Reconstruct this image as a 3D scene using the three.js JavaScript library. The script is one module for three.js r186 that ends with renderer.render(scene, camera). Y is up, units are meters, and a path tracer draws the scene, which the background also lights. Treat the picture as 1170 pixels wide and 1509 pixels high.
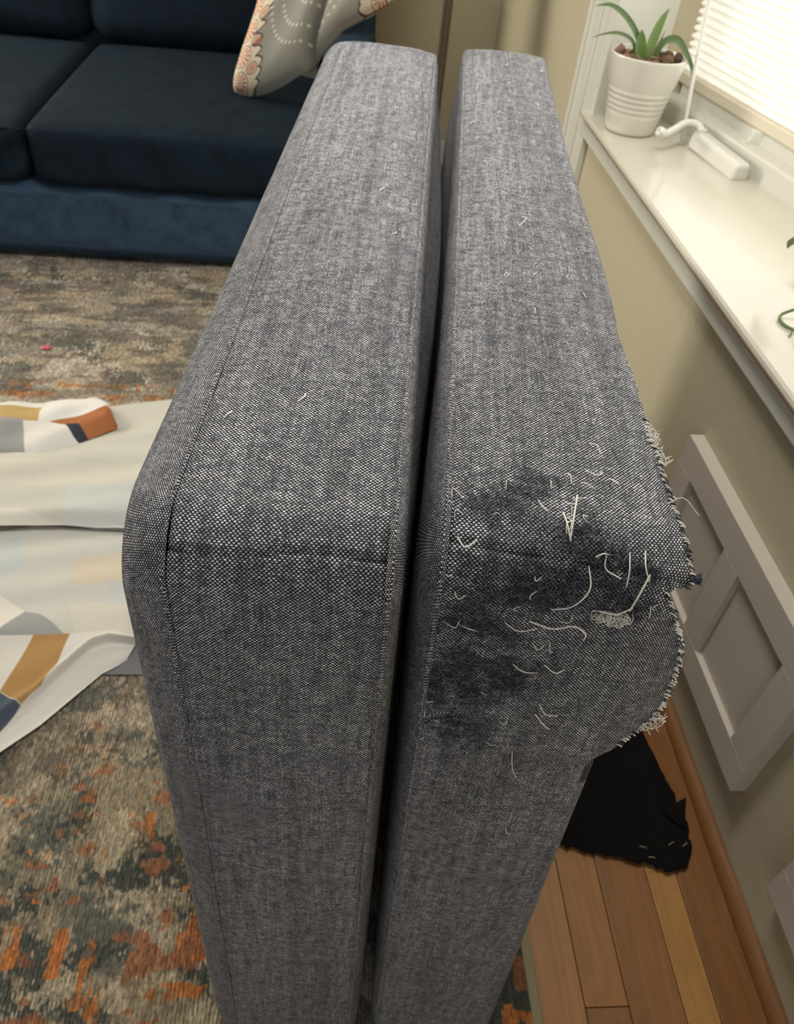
import * as THREE from 'three';
import { RectAreaLightUniformsLib } from 'three/addons/lights/RectAreaLightUniformsLib.js';
import { mergeGeometries, mergeVertices } from 'three/addons/utils/BufferGeometryUtils.js';
import { RoundedBoxGeometry } from 'three/addons/geometries/RoundedBoxGeometry.js';

// ------------------------------------------------------------------ camera, sky, lights, exposure
const scene = new THREE.Scene();
scene.background = new THREE.Color(0.55, 0.62, 0.7);
const renderer = new THREE.WebGLRenderer({ antialias: true });
renderer.toneMapping = THREE.LinearToneMapping;
renderer.toneMappingExposure = 0.86;
renderer.shadowMap.enabled = true;
const camera = new THREE.PerspectiveCamera(66.54, 1170 / 1509, 0.03, 40);
camera.position.set(0, 1.4, 0);
camera.quaternion.setFromRotationMatrix(new THREE.Matrix4().set(
  0.99452, -0.02795, -0.10077, 0,
  0.08928, 0.72871, 0.67898, 0,
  0.05445, -0.68425, 0.72721, 0,
  0, 0, 0, 1));
camera.focus = 0.56;
camera.userData.fStop = 13;
RectAreaLightUniformsLib.init();
function areaLight(name, color, intensity, w, h, at, towards) {
  const l = new THREE.RectAreaLight(color, intensity, w, h);
  l.name = name; l.position.set(...at); l.lookAt(...towards); scene.add(l);
  return l;
}
const WIN = { o: [0.965, 0.745, -2.44], turn: 0.178 };              // right window: its own axes (x out of the room, z along the wall)
{
  const c = new THREE.Vector3(-0.02, 0.8, 1.2).applyAxisAngle(new THREE.Vector3(0, 1, 0), WIN.turn).add(new THREE.Vector3(...WIN.o));
  const n = new THREE.Vector3(-1, 0, 0).applyAxisAngle(new THREE.Vector3(0, 1, 0), WIN.turn).add(c);
  areaLight('shade_light', 0xf6faff, 0.75, 2.2, 1.3, c.toArray(), n.toArray());
}
areaLight('unseen_side_window_light', 0xfff8ea, 22, 1.1, 1.25, [-3.24, 1.45, -3.3], [0, 1.3, -3.0]);  // out of view, placed to light the wall beyond the cushions
areaLight('unseen_ceiling_lamp_light', 0xfbf6f2, 40, 0.5, 0.5, [0.1, 2.44, -1.35], [0.1, 0, -1.35]);  // out of view, placed to light the cushion tops from above
areaLight('unseen_back_window_light', 0xf2f5ff, 2.4, 1.3, 1.25, [-0.5, 1.55, 2.15], [-0.45, 1.3, 0]);  // out of view behind the camera, placed to light the cushion fronts

// ------------------------------------------------------------------ helpers
function mulberry(a) { return () => { a |= 0; a = (a + 0x6d2b79f5) | 0; let t = Math.imul(a ^ (a >>> 15), 1 | a); t = (t + Math.imul(t ^ (t >>> 7), 61 | t)) ^ t; return ((t ^ (t >>> 14)) >>> 0) / 4294967296; }; }
function hash(x, y, s = 0) { let h = Math.imul(x, 374761393) ^ Math.imul(y, 668265263) ^ Math.imul(s + 1, 974634777); h = Math.imul(h ^ (h >>> 13), 1274126177); h ^= h >>> 16; return (h >>> 0) / 4294967296; }
const sm = (a, b, x) => { const t = Math.min(1, Math.max(0, (x - a) / (b - a))); return t * t * (3 - 2 * t); };
const lerp = (a, b, t) => a + (b - a) * t, clamp = (x, a = 0, b = 1) => Math.min(b, Math.max(a, x));
function vn(x, y, s = 0, px = 0, py = 0) {                          // value noise, with optional period
  const ix = Math.floor(x), iy = Math.floor(y), fx = x - ix, fy = y - iy, u = fx * fx * (3 - 2 * fx), v = fy * fy * (3 - 2 * fy);
  const w = (i, p) => (p ? ((i % p) + p) % p : i), h = (i, j) => hash(w(i, px), w(j, py), s);
  return lerp(lerp(h(ix, iy), h(ix + 1, iy), u), lerp(h(ix, iy + 1), h(ix + 1, iy + 1), u), v);
}
function fbm(x, y, s = 0, oct = 4, px = 0, py = 0) { let a = 0.5, t = 0, n = 0; for (let i = 0; i < oct; i++) { t += a * vn(x, y, s + i * 17, px, py); n += a; a *= 0.5; x *= 2; y *= 2; px *= 2; py *= 2; } return t / n; }
function table(list) { return (x) => { if (x <= list[0][0]) return list[0][1]; for (let i = 1; i < list.length; i++) if (x <= list[i][0]) return lerp(list[i - 1][1], list[i][1], (x - list[i - 1][0]) / (list[i][0] - list[i - 1][0])); return list[list.length - 1][1]; }; }
function dataTex(w, h, fn, srgb = true) {                           // fn(i, j) -> [r, g, b] 0..1 (sRGB when srgb)
  const d = new Uint8Array(w * h * 4);
  for (let j = 0; j < h; j++) for (let i = 0; i < w; i++) { const c = fn(i, j), o = (j * w + i) * 4; d[o] = clamp(c[0]) * 255; d[o + 1] = clamp(c[1]) * 255; d[o + 2] = clamp(c[2]) * 255; d[o + 3] = 255; }
  const t = new THREE.DataTexture(d, w, h); t.magFilter = t.minFilter = THREE.LinearFilter; t.wrapS = t.wrapT = THREE.RepeatWrapping;
  if (srgb) t.colorSpace = THREE.SRGBColorSpace; t.needsUpdate = true; return t;
}
function canvasTex(w, h, draw) { const c = document.createElement('canvas'); c.width = w; c.height = h; draw(c.getContext('2d'), w, h); const t = new THREE.CanvasTexture(c); t.colorSpace = THREE.SRGBColorSpace; t.wrapS = t.wrapT = THREE.RepeatWrapping; return t; }
const std = (o) => new THREE.MeshStandardMaterial({ roughness: 0.8, ...o });
const phys = (o) => new THREE.MeshPhysicalMaterial({ roughness: 0.8, ...o });
const used = {};
function numbered(n) { const k = used[n] = (used[n] ?? -1) + 1; return k ? n + '_' + String(k).padStart(3, '0') : n; }
function tag(o, label, category, group) { o.userData = { label, category }; if (group) o.userData.group = group; return o; }
function thing(name, label, category, at = [0, 0, 0], turn = 0, group) { const o = new THREE.Group(); o.name = numbered(name); o.position.set(...at); o.rotation.y = turn; scene.add(o); return tag(o, label, category, group); }
function part(name, geo, mat, parent, label) { const m = new THREE.Mesh(geo, mat); m.name = name; m.castShadow = m.receiveShadow = true; if (label) m.userData.label = label; parent.add(m); return m; }
function struct(name, geo, mat) { const m = new THREE.Mesh(geo, mat); m.name = name; m.castShadow = m.receiveShadow = true; m.userData.kind = 'structure'; scene.add(m); return m; }
function box(x0, x1, y0, y1, z0, z1, r = 0) { const g = r ? new RoundedBoxGeometry(x1 - x0, y1 - y0, z1 - z0, 2, r) : new THREE.BoxGeometry(x1 - x0, y1 - y0, z1 - z0); g.translate((x0 + x1) / 2, (y0 + y1) / 2, (z0 + z1) / 2); return g; }
function merge(list) { return mergeGeometries(list.map((g) => (g.index ? g.toNonIndexed() : g)).map((g) => { for (const k of Object.keys(g.attributes)) if (!['position', 'normal', 'uv'].includes(k)) g.deleteAttribute(k); return g; })); }
function tube(pts, r, seg = 12, rad = 5) { return new THREE.TubeGeometry(new THREE.CatmullRomCurve3(pts.map((p) => (p.isVector3 ? p : new THREE.Vector3(...p)))), seg, r, rad, false); }
function grid(nu, nv, fn, uvf) {                                    // fn(u, v) -> [x, y, z]
  const g = new THREE.PlaneGeometry(1, 1, nu, nv), p = g.attributes.position, t = g.attributes.uv;
  for (let j = 0, k = 0; j <= nv; j++) for (let i = 0; i <= nu; i++, k++) { const a = fn(i / nu, j / nv); p.setXYZ(k, ...a); const b = uvf ? uvf(i / nu, j / nv, a) : [a[0], a[2]]; t.setXY(k, b[0], b[1]); }
  g.computeVertexNormals(); return g;
}
function boxUV(g, s = 1) {                                          // uv in metres by the dominant axis of the normal
  const p = g.attributes.position, n = g.attributes.normal, t = new Float32Array(p.count * 2);
  for (let i = 0; i < p.count; i++) { const a = [Math.abs(n.getX(i)), Math.abs(n.getY(i)), Math.abs(n.getZ(i))], k = a.indexOf(Math.max(...a)); t[i * 2] = s * (k === 0 ? p.getZ(i) : p.getX(i)); t[i * 2 + 1] = s * (k === 1 ? p.getZ(i) : p.getY(i)); }
  g.setAttribute('uv', new THREE.BufferAttribute(t, 2)); return g;
}
function extrude(profile, len, bevel = 0) {                         // closed profile [[x, y]], swept along +z
  const s = new THREE.Shape(profile.map((p) => new THREE.Vector2(...p)));
  return new THREE.ExtrudeGeometry(s, { depth: len, bevelEnabled: !!bevel, bevelSize: bevel, bevelThickness: bevel, bevelSegments: 2, curveSegments: 6 });
}
// a soft block: rounded edges, puffed faces; optional warp(v, n)
function softBox(w, h, d, r, puff, seg, warp) {
  const g0 = new THREE.BoxGeometry(w, h, d, ...seg); g0.deleteAttribute('normal'); g0.deleteAttribute('uv');
  const g = mergeVertices(g0, 1e-5), p = g.attributes.position, v = new THREE.Vector3(), c = new THREE.Vector3();
  for (let i = 0; i < p.count; i++) {
    v.fromBufferAttribute(p, i); c.set(clamp(v.x, -w / 2 + r, w / 2 - r), clamp(v.y, -h / 2 + r, h / 2 - r), clamp(v.z, -d / 2 + r, d / 2 - r));
    const a = v.clone().sub(c); if (a.lengthSq() > 0) { a.normalize().multiplyScalar(r); v.copy(c).add(a); }
    const qx = 1 - (2 * v.x / w) ** 2, qy = 1 - (2 * v.y / h) ** 2, qz = 1 - (2 * v.z / d) ** 2, e = (q) => Math.pow(clamp(q), 0.6);
    v.x += Math.sign(v.x) * puff[0] * e(qy) * e(qz) * Math.pow(Math.abs(2 * v.x / w), 3); v.y += Math.sign(v.y) * puff[1] * e(qx) * e(qz) * Math.pow(Math.abs(2 * v.y / h), 3); v.z += Math.sign(v.z) * puff[2] * e(qx) * e(qy) * Math.pow(Math.abs(2 * v.z / d), 3);
    if (warp) warp(v);
    p.setXYZ(i, v.x, v.y, v.z);
  }
  g.computeVertexNormals(); return boxUV(g);
}

// ------------------------------------------------------------------ materials
const plasterTex = dataTex(256, 256, (i, j) => { const n = fbm(i / 8, j / 8, 5, 3, 32, 32); return [n, n, n]; }, false);
plasterTex.repeat.set(3, 3);
const M = {
  wall: std({ color: new THREE.Color(0.485, 0.435, 0.30), roughness: 0.75, bumpMap: plasterTex, bumpScale: 0.0006 }),
  wallPale: std({ color: new THREE.Color(0.66, 0.66, 0.66), roughness: 0.8, bumpMap: plasterTex, bumpScale: 0.0006 }),  // neutral grey chosen for the out-of-view walls, cools their bounce light
  trim: phys({ color: new THREE.Color(0.64, 0.635, 0.56), roughness: 0.38, clearcoat: 0.25, clearcoatRoughness: 0.3 }),
  panel: std({ color: new THREE.Color(0.52, 0.47, 0.39), roughness: 0.6, bumpMap: plasterTex, bumpScale: 0.0003 }),
  ceiling: std({ color: new THREE.Color(0.80, 0.80, 0.79), roughness: 0.9 }),
  plastic: phys({ color: new THREE.Color(0.68, 0.67, 0.61), roughness: 0.3, clearcoat: 0.4 }),
  clear: phys({ color: 0xffffff, roughness: 0.12, transmission: 0.7, thickness: 0, ior: 1.45 }),
  rail: std({ color: new THREE.Color(0.70, 0.64, 0.50), roughness: 0.5 }),
};

// ------------------------------------------------------------------ the room
const H = 2.5;
struct('wall_far', boxUV(box(-3.45, 1.4, 0, H, -4.3, -4.15)), M.wall);
struct('wall_left', boxUV(merge([box(-3.45, -3.3, 0, 0.8, -4.15, 2.2), box(-3.45, -3.3, 2.12, H, -4.15, 2.2), box(-3.45, -3.3, 0.8, 2.12, -4.15, -3.88), box(-3.45, -3.3, 0.8, 2.12, -2.72, 2.2)])), M.wallPale);
struct('wall_back', boxUV(merge([box(-3.45, 1.4, 0, 0.9, 2.2, 2.35), box(-3.45, 1.4, 2.2, H, 2.2, 2.35), box(-3.45, -1.17, 0.9, 2.2, 2.2, 2.35), box(0.17, 1.4, 0.9, 2.2, 2.2, 2.35)])), M.wallPale);
struct('wall_right', boxUV(merge([box(0.767, 0.9, 0, 0.735, -2.47, 0.1), box(0.767, 1.4, 0, H, -4.15, -2.47), box(0.767, 1.4, 2.2, H, -2.47, 0.1), box(0.767, 1.6, 0, H, 0.1, 2.2)])), M.wall);
struct('ceiling', boxUV(box(-3.45, 1.6, H, H + 0.12, -4.3, 2.35)), M.ceiling);
// an added board outside the right window blocks the outside light
const woodTex = (seed, base, dark) => dataTex(128, 1024, (i, j) => {
  const warp = vn(i / 40, j / 170, seed) * 6, g = vn(i / 3.2 + warp, j / 240, seed + 3), f = vn(i / 1.1 + warp * 2, j / 60, seed + 7), ring = 0.5 + 0.5 * Math.sin((i / 128) * 9 + warp * 1.6 + vn(i / 60, j / 300, seed + 9) * 8);
  const t = clamp(0.45 * g + 0.25 * f + 0.3 * ring), pore = f > 0.86 && hash(i, j >> 4, seed) > 0.55 ? 0.78 : 1;
  return [0, 1, 2].map((k) => lerp(dark[k], base[k], t) * pore);
});
const woodTones = [[[0.70, 0.50, 0.285], [0.59, 0.405, 0.21]], [[0.655, 0.46, 0.25], [0.54, 0.36, 0.18]], [[0.58, 0.395, 0.205], [0.475, 0.315, 0.145]], [[0.68, 0.50, 0.265], [0.58, 0.41, 0.19]], [[0.52, 0.345, 0.17], [0.42, 0.27, 0.12]]];
const woodMats = woodTones.map((t, i) => { const m = woodTex(31 + i * 11, t[0], t[1]); m.repeat.set(1 / 0.075, 1 / 0.7); return phys({ map: m, roughness: 0.42, clearcoat: 0.3, clearcoatRoughness: 0.35 }); });
const floor = struct('floor', box(-3.45, 1.6, -0.14, -0.013, -4.3, 2.35), std({ color: new THREE.Color(0.06, 0.035, 0.02) }));
{
  const xs = [0.296, 0.3725, 0.448, 0.5205, 0.611, 0.667, 0.7665], tone = [2, 0, 1, 2, 3, 4], rnd = mulberry(4);
  for (let i = 0; i + 1 < xs.length; i++) {
    const ends = i === 2 ? [-1.18, -0.349, 0.6] : [-0.95 - rnd() * 0.9, i === 4 ? 0.25 : -0.05 + rnd() * 0.5, 0.9];
    let z = -4.15;
    ends.forEach((e, k) => {
      const g = box(xs[i] + 0.0006, xs[i + 1] - 0.0006, -0.013, 0, z + 0.0006, e - 0.0006, 0.0012);
      boxUV(g); const t = g.attributes.uv, du = rnd() * 0.07, dv = rnd() * 0.7; for (let q = 0; q < t.count; q++) t.setXY(q, t.getX(q) - xs[i] + du * 0.2, t.getY(q) + dv);
      part(k + i ? 'plank_' + String(i * 3 + k).padStart(3, '0') : 'plank', g, woodMats[i === 2 && k === 2 ? 2 : (tone[i] + (k === 0 ? 1 : 0)) % 5], floor); z = e;
    });
  }
}
{ // quarter-round shoe moulding, wood
  const pr = [[0.7665, 0]]; for (let a = 0; a <= 6; a++) { const q = (a / 6) * Math.PI / 2; pr.push([0.7665 - 0.024 * Math.cos(q), 0.024 * Math.sin(q)]); }
  const g = extrude(pr.reverse(), 6.2); g.translate(0, 0, -4.15);
  struct('baseboard_right', boxUV(g), std({ map: woodMats[4].map, roughness: 0.65 }));
}
struct('baseboard_far', box(-3.3, 0.765, 0, 0.11, -4.15, -4.135, 0.003), M.trim);
struct('trim_1', merge([box(0.505, 0.525, 0.11, H, -4.15, -4.138, 0.002), box(0.530, 0.545, 0.11, H, -4.15, -4.142, 0.002)]), std({ color: new THREE.Color(0.16, 0.12, 0.08) }));

// ------------------------------------------------------------------ window in the right wall
struct('trim_2', merge([box(0.738, 0.767, 0, 2.3, -2.565, -2.475, 0.004), box(0.745, 0.767, 0, 2.3, -2.475, -2.40, 0.004), box(0.728, 0.767, 0, 2.3, -2.575, -2.555, 0.005)]), M.trim);      // casing left of the window, down past the sill
{ // far jamb, splayed
  const s = new THREE.Shape([[0.75, -2.37], [1.06, -2.525], [1.06, -2.66], [0.75, -2.42]].map((p) => new THREE.Vector2(p[0], -p[1])));
  const g = new THREE.ExtrudeGeometry(s, { depth: 1.6, bevelEnabled: false }); g.rotateX(-Math.PI / 2); g.translate(0, 0.72, 0);
  struct('trim_3', g, M.trim);
}
{ // stool (sill board) with a rounded nose, apron and cove below
  const pr = [[1.25, 0.735], [0.752, 0.735], [0.738, 0.738], [0.731, 0.744], [0.729, 0.750], [0.731, 0.756], [0.736, 0.760], [1.25, 0.760]];
  const g = extrude(pr, 4.0); g.translate(0, 0, -2.43); struct('trim_4', g, phys({ color: new THREE.Color(0.57, 0.54, 0.45), roughness: 0.22, clearcoat: 0.6, clearcoatRoughness: 0.12 }));
  const ap = [[0.767, 0.688], [0.748, 0.690], [0.746, 0.694], [0.746, 0.722], [0.742, 0.727], [0.738, 0.735], [0.767, 0.735]];
  const a = extrude(ap, 4.0); a.translate(0, 0, -2.40); struct('trim_5', a, M.trim);
}
const win = new THREE.Group(); win.name = 'window_1'; win.position.set(...WIN.o); win.rotation.y = WIN.turn; win.userData.kind = 'structure'; scene.add(win);
part('sash_ledge', extrude([[0, 0.0], [0.055, 0.0], [0.055, 0.070], [0.004, 0.068], [0, 0.062]], 2.6).translate(0, 0, -0.07), M.trim, win);
part('sash_rail', box(0.05, 0.11, 0.03, 0.118, 0.0, 2.6, 0.006), M.trim, win);
part('sash_stile', box(0.03, 0.11, 0.0, 1.5, -0.10, -0.045, 0.006), M.trim, win);
part('pane', box(0.10, 0.104, 0.1, 1.5, 0, 2.6), M.clear, win);
part('head_rail', box(0.0, 0.12, 1.40, 1.55, -0.05, 2.6, 0.005), M.trim, win);
part('added_light_block', box(0.16, 0.18, -0.1, 1.6, -0.1, 2.7), M.trim, win);  // added board behind the pane, keeps outside light out
// cellular shade: every pleat a piece
const shade = thing('cellular_shade', 'white cellular window shade lowered almost to the sill, glowing with daylight', 'window shade', WIN.o, WIN.turn);
{
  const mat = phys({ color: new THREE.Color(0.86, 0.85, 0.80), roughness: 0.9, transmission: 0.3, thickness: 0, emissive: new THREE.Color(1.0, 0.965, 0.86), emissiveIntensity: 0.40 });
  const pitch = 0.0195, y0 = 0.128, n = 64, len = 2.5;
  const pr = [[0.062, 0], [0.052, pitch * 0.22], [0.047, pitch * 0.5], [0.052, pitch * 0.78], [0.062, pitch], [0.075, pitch * 0.5]];
  const g = extrude(pr, len);
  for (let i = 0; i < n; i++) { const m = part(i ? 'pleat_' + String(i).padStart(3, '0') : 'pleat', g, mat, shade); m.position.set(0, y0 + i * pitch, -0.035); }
  part('bottom_rail', extrude([[0.044, 0.104], [0.047, 0.1], [0.074, 0.1], [0.076, 0.104], [0.076, 0.127], [0.072, 0.13], [0.048, 0.13], [0.044, 0.126]], len).translate(0, 0, -0.035), M.rail, shade);
  const tab = part('pull_tab', merge([box(0.028, 0.045, 0.098, 0.101, 0.40, 0.43), tube([[0.03, 0.1, 0.415], [0.024, 0.085, 0.415], [0.02, 0.075, 0.41]], 0.0022), new THREE.TorusGeometry(0.016, 0.0024, 6, 20).rotateY(1.2).translate(0.016, 0.056, 0.405)]), M.clear, shade, 'clear plastic pull ring');
}
const wand = thing('blind_wand', 'thin white plastic wand hanging in front of the shade down to the sill', 'blind wand', [0.945, 0.766, -2.165]);
part('rod', tube([[0, 0, 0], [0.0, 0.032, -0.012], [0.002, 0.31, -0.11], [0.004, 0.9, -0.17], [0.03, 1.42, -0.19]], 0.0052, 40, 10), M.plastic, wand);
part('tip', new THREE.CylinderGeometry(0.0062, 0.0055, 0.02, 12).translate(0, 0.004, 0.001), std({ color: new THREE.Color(0.5, 0.49, 0.42), roughness: 0.4 }), wand, 'greyish end tip');
// crank operator on the sill
const crank = thing('window_crank', 'white casement crank handle with its housing on the sill beneath the shade', 'window crank', [0.99, 0.76, -2.06], 0.16);
{
  const body = new RoundedBoxGeometry(0.052, 0.045, 0.235, 4, 0.012), p = body.attributes.position;
  for (let i = 0; i < p.count; i++) { const y = p.getY(i), z = p.getZ(i); p.setX(i, p.getX(i) * (1 - 0.25 * (y + 0.022) / 0.045)); p.setY(i, y - 0.006 * sm(0.02, 0.12, z)); }
  body.computeVertexNormals(); body.translate(0.005, 0.0225, 0.02); part('housing', body, M.plastic, crank);
  const arm = tube([[0.0, 0.044, -0.075], [-0.004, 0.056, -0.095], [-0.03, 0.058, -0.108], [-0.075, 0.047, -0.088], [-0.115, 0.041, -0.062]], 0.0095, 28, 10); arm.scale(1, 1, 1); part('arm', arm, M.plastic, crank);
  part('pivot', new THREE.CylinderGeometry(0.013, 0.015, 0.05, 16).translate(0, 0.028, -0.078), M.plastic, crank);
  part('knob', new THREE.LatheGeometry([[0, 0], [0.008, 0], [0.012, 0.006], [0.0125, 0.02], [0.0115, 0.027], [0.006, 0.028], [0.005, 0.022], [0, 0.022]].map((a) => new THREE.Vector2(...a)), 18).rotateZ(1.2).translate(-0.112, 0.041, -0.06), M.plastic, crank);
}

// ------------------------------------------------------------------ wall panels below the sill
function wallPanel(z0, label) {
  const t = thing('wall_panel', label, 'wall panel', [0.767, 0.157, z0], 0, 'framed panels on the wall below the sill'), x0 = -0.030, h = 0.348, len = 0.578, fw = 0.066, mid = 0.066, rec = 0.012;
  const e = 0.0012, mk = (y0, y1, a, b) => box(x0, -0.0005, y0, y1, a, b, e);
  part('rail', mk(0, fw, 0, len), M.panel, t); part('rail_001', mk(h - fw, h, 0, len), M.panel, t);
  [[0, fw], [(len - mid) / 2, (len + mid) / 2], [len - fw, len]].forEach(([a, b], i) => part(i ? 'stile_00' + i : 'stile', mk(fw, h - fw, a, b), M.panel, t));
  part('inset', box(x0 + rec, -0.0008, fw - 0.004, h - fw + 0.004, fw - 0.004, (len - mid) / 2 + 0.004), M.panel, t);
  part('inset_001', box(x0 + rec, -0.0008, fw - 0.004, h - fw + 0.004, (len + mid) / 2 - 0.004, len - fw + 0.004), M.panel, t);
}
wallPanel(-1.211, 'cream two-square framed panel on the wall beside the torn cushion');
wallPanel(-0.471, 'cream framed panel cut off by the right edge of the photo, nearest the camera');

// ------------------------------------------------------------------ the rug
const RUG = { x0: -2.23, x1: 0.374, z0: -3.35, z1: 1.0, y: 0.010 };
const rugTone = (x, z) => {                                         // x, z in metres -> sRGB 0..1
  const kx = Math.floor(x / 0.0032), kz = Math.floor(z / 0.005), r1 = hash(kx, kz, 2), r2 = hash(kx >> 2, kz >> 1, 9);
  const bx = Math.floor((x + (vn(x * 90, z * 90, 61) - 0.5) * 0.012) / 0.006) * 0.006, bz = Math.floor((z + (vn(x * 90, z * 90, 62) - 0.5) * 0.012) / 0.006) * 0.006;
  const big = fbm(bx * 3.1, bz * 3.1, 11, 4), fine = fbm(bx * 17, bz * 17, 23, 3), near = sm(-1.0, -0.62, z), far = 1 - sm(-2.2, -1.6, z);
  let c = [0.62 + 0.12 * far - 0.09 * near, 0.575 + 0.12 * far - 0.09 * near, 0.495 + 0.13 * far - 0.10 * near];  // far end painted lighter, as pile looks at a grazing angle; near end darker
  const mixTo = (t, k) => { c = c.map((v, i) => lerp(v, t[i], clamp(k))); };
  const grain = (vn(x * 150, z * 110, 44) - 0.5) * 0.20 + (vn(x * 330, z * 120, 45) - 0.5) * 0.16 + (fine - 0.5) * 0.5, F = (a, b, q, oct = 3) => fbm(bx * a, bz * b, q, oct) + grain;
  mixTo([0.43, 0.39, 0.33], sm(0.44, 0.56, big + grain) * (0.9 - 0.4 * far));
  mixTo([0.35, 0.355, 0.315], sm(0.50, 0.60, F(9, 11, 37) + near * 0.04) * 0.8);
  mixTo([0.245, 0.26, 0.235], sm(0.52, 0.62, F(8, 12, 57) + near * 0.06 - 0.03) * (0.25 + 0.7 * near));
  mixTo([0.70, 0.64, 0.53], sm(0.56, 0.66, F(12, 15, 71)) * 0.8);
  const band = Math.max(sm(-0.86, -0.64, z), 0.7 * sm(-2.05, -1.99, z) * (1 - sm(-1.92, -1.84, z)), 0.05);
  let stroke = 0;
  for (const [cs, q] of [[0.052, 1], [0.071, 2]]) {                 // broken right-angled strokes of the worn pattern
    const jx = x + (vn(x * 60, z * 60, 131 + q) - 0.5) * 0.014, jz = z + (vn(x * 60, z * 60, 141 + q) - 0.5) * 0.014, cx = Math.floor(jx / cs), cz = Math.floor(jz / cs), h = hash(cx, cz, 150 + q), w = 0.10 + 0.12 * hash(cx, cz, 160 + q), fx = jx / cs - cx, fz = jz / cs - cz;
    if (h < 0.30) stroke = Math.max(stroke, sm(w + 0.04, w, Math.abs(fz - 0.5))); else if (h < 0.50) stroke = Math.max(stroke, sm(w + 0.04, w, Math.abs(fx - 0.5)) * sm(0.0, 0.1, fz + hash(cx, cz, 170) - 0.3));
  }
  mixTo([0.68, 0.41, 0.21], stroke * band * sm(0.38, 0.54, 0.5 + grain * 1.1 + (vn(bx * 7, bz * 7, 95) - 0.5) * 1.0) * 0.95);
  mixTo([0.56, 0.36, 0.24], sm(0.70, 0.74, fbm(bx * 26, bz * 34, 101, 2)) * 0.7 * (0.2 + near));
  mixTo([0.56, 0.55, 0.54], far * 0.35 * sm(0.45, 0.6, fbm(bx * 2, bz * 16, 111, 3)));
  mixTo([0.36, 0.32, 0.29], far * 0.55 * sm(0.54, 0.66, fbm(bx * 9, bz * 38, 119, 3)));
  const k = 0.66 + 0.30 * r1 * (0.6 + 0.4 * r2) + 0.34 * vn(x * 290, z * 85, 201) + 0.06 * Math.sin((x / 0.0064) * Math.PI * 2);
  return c.map((v) => v * k);
};
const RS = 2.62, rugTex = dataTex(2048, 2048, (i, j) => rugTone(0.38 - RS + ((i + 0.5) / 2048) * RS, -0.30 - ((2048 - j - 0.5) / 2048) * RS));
rugTex.wrapS = rugTex.wrapT = THREE.MirroredRepeatWrapping;
const pileTex = dataTex(512, 512, (i, j) => { const v = 0.45 * vn(i / 3.5, j / 9, 3, 0, 0) + 0.35 * hash(i >> 2, j >> 3, 5) + 0.2 * (0.5 + 0.5 * Math.sin(i / 8 * Math.PI * 2)); return [v, v, v]; }, false);
pileTex.repeat.set(RS / 0.4, RS / 0.4);
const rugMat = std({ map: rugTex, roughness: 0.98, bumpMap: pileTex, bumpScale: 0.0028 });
const rug = thing('area_rug', 'distressed area rug in beige, grey, teal and rust with a cream bound edge', 'rug', [0, 0, 0]);
{
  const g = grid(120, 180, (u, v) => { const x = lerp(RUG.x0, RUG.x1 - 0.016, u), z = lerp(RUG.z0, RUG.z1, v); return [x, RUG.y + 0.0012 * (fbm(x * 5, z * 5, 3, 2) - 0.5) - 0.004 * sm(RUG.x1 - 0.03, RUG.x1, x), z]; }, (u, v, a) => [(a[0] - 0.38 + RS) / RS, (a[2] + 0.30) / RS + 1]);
  const under = box(RUG.x0, RUG.x1 - 0.016, 0.0004, RUG.y - 0.004, RUG.z0, RUG.z1); under.attributes.uv.array.fill(0.2);
  part('pile', merge([g, under]), rugMat, rug);
  const bt = dataTex(64, 256, (i, j) => { const k = 0.86 + 0.14 * Math.abs(Math.sin(j / 256 * Math.PI * 32)) - 0.1 * hash(i, j, 4); return [0.66 * k, 0.62 * k, 0.50 * k]; }); bt.repeat.set(20, 8);
  part('bound_edge', boxUV(box(RUG.x1 - 0.018, RUG.x1, 0.0004, RUG.y, RUG.z0, RUG.z1, 0.004)), std({ map: bt, roughness: 0.9 }), rug, 'cream bound edge');
}

{ // a tiny scrap on the rug
  const g = new THREE.IcosahedronGeometry(0.011, 1), p = g.attributes.position; for (let i = 0; i < p.count; i++) { const q = 0.7 + 0.6 * hash(Math.round(p.getX(i) * 4000), Math.round(p.getZ(i) * 4000), 3); p.setXYZ(i, p.getX(i) * q * 1.3, p.getY(i) * 0.45, p.getZ(i) * q); } g.computeVertexNormals();
  const m = part('paper_scrap', g, std({ color: new THREE.Color(0.55, 0.12, 0.20), roughness: 0.9 }), scene); m.position.set(-0.862, RUG.y + 0.0045, -2.195); tag(m, 'tiny crumpled pink scrap lying on the rug in front of the sofa', 'scrap');
}

// ------------------------------------------------------------------ tweed cushions
const WT = 0.236, WC = 80, WR = 160, WN = 2048;
const slub = (i, v) => clamp(0.92 + 0.22 * (vn(i * 0.55, v * 5, 7, 88, 5) - 0.4) + 0.24 * (hash(i, Math.floor(v * 7), 19) - 0.5), 0.3, 1.12);
const weave = new Float32Array(WN * WN);
{
  const cw = WN / WC, rh = WN / WR;
  for (let y = 0; y < WN; y++) {
    const j = Math.floor(y / rh), fy = y / rh - j - 0.5, off = (j & 1) * 0.5;
    for (let x = 0; x < WN; x++) {
      const q = x / cw - off, i = ((Math.floor(q) % WC) + WC) % WC, fx = q - Math.floor(q) - 0.5 + (hash(i, j, 1) - 0.5) * 0.12;
      const fat = 0.30 + 0.10 * (hash(i, j, 2) - 0.5), tall = 0.43 + 0.12 * (hash(i, j, 3) - 0.5), e = Math.sqrt((fx / fat) ** 2 + ((fy + (hash(i, j, 4) - 0.5) * 0.12) / tall) ** 2);
      weave[y * WN + x] = sm(1.12, 0.72, e) * (0.82 + 0.18 * Math.cos(e * 1.5));
    }
  }
}
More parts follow.
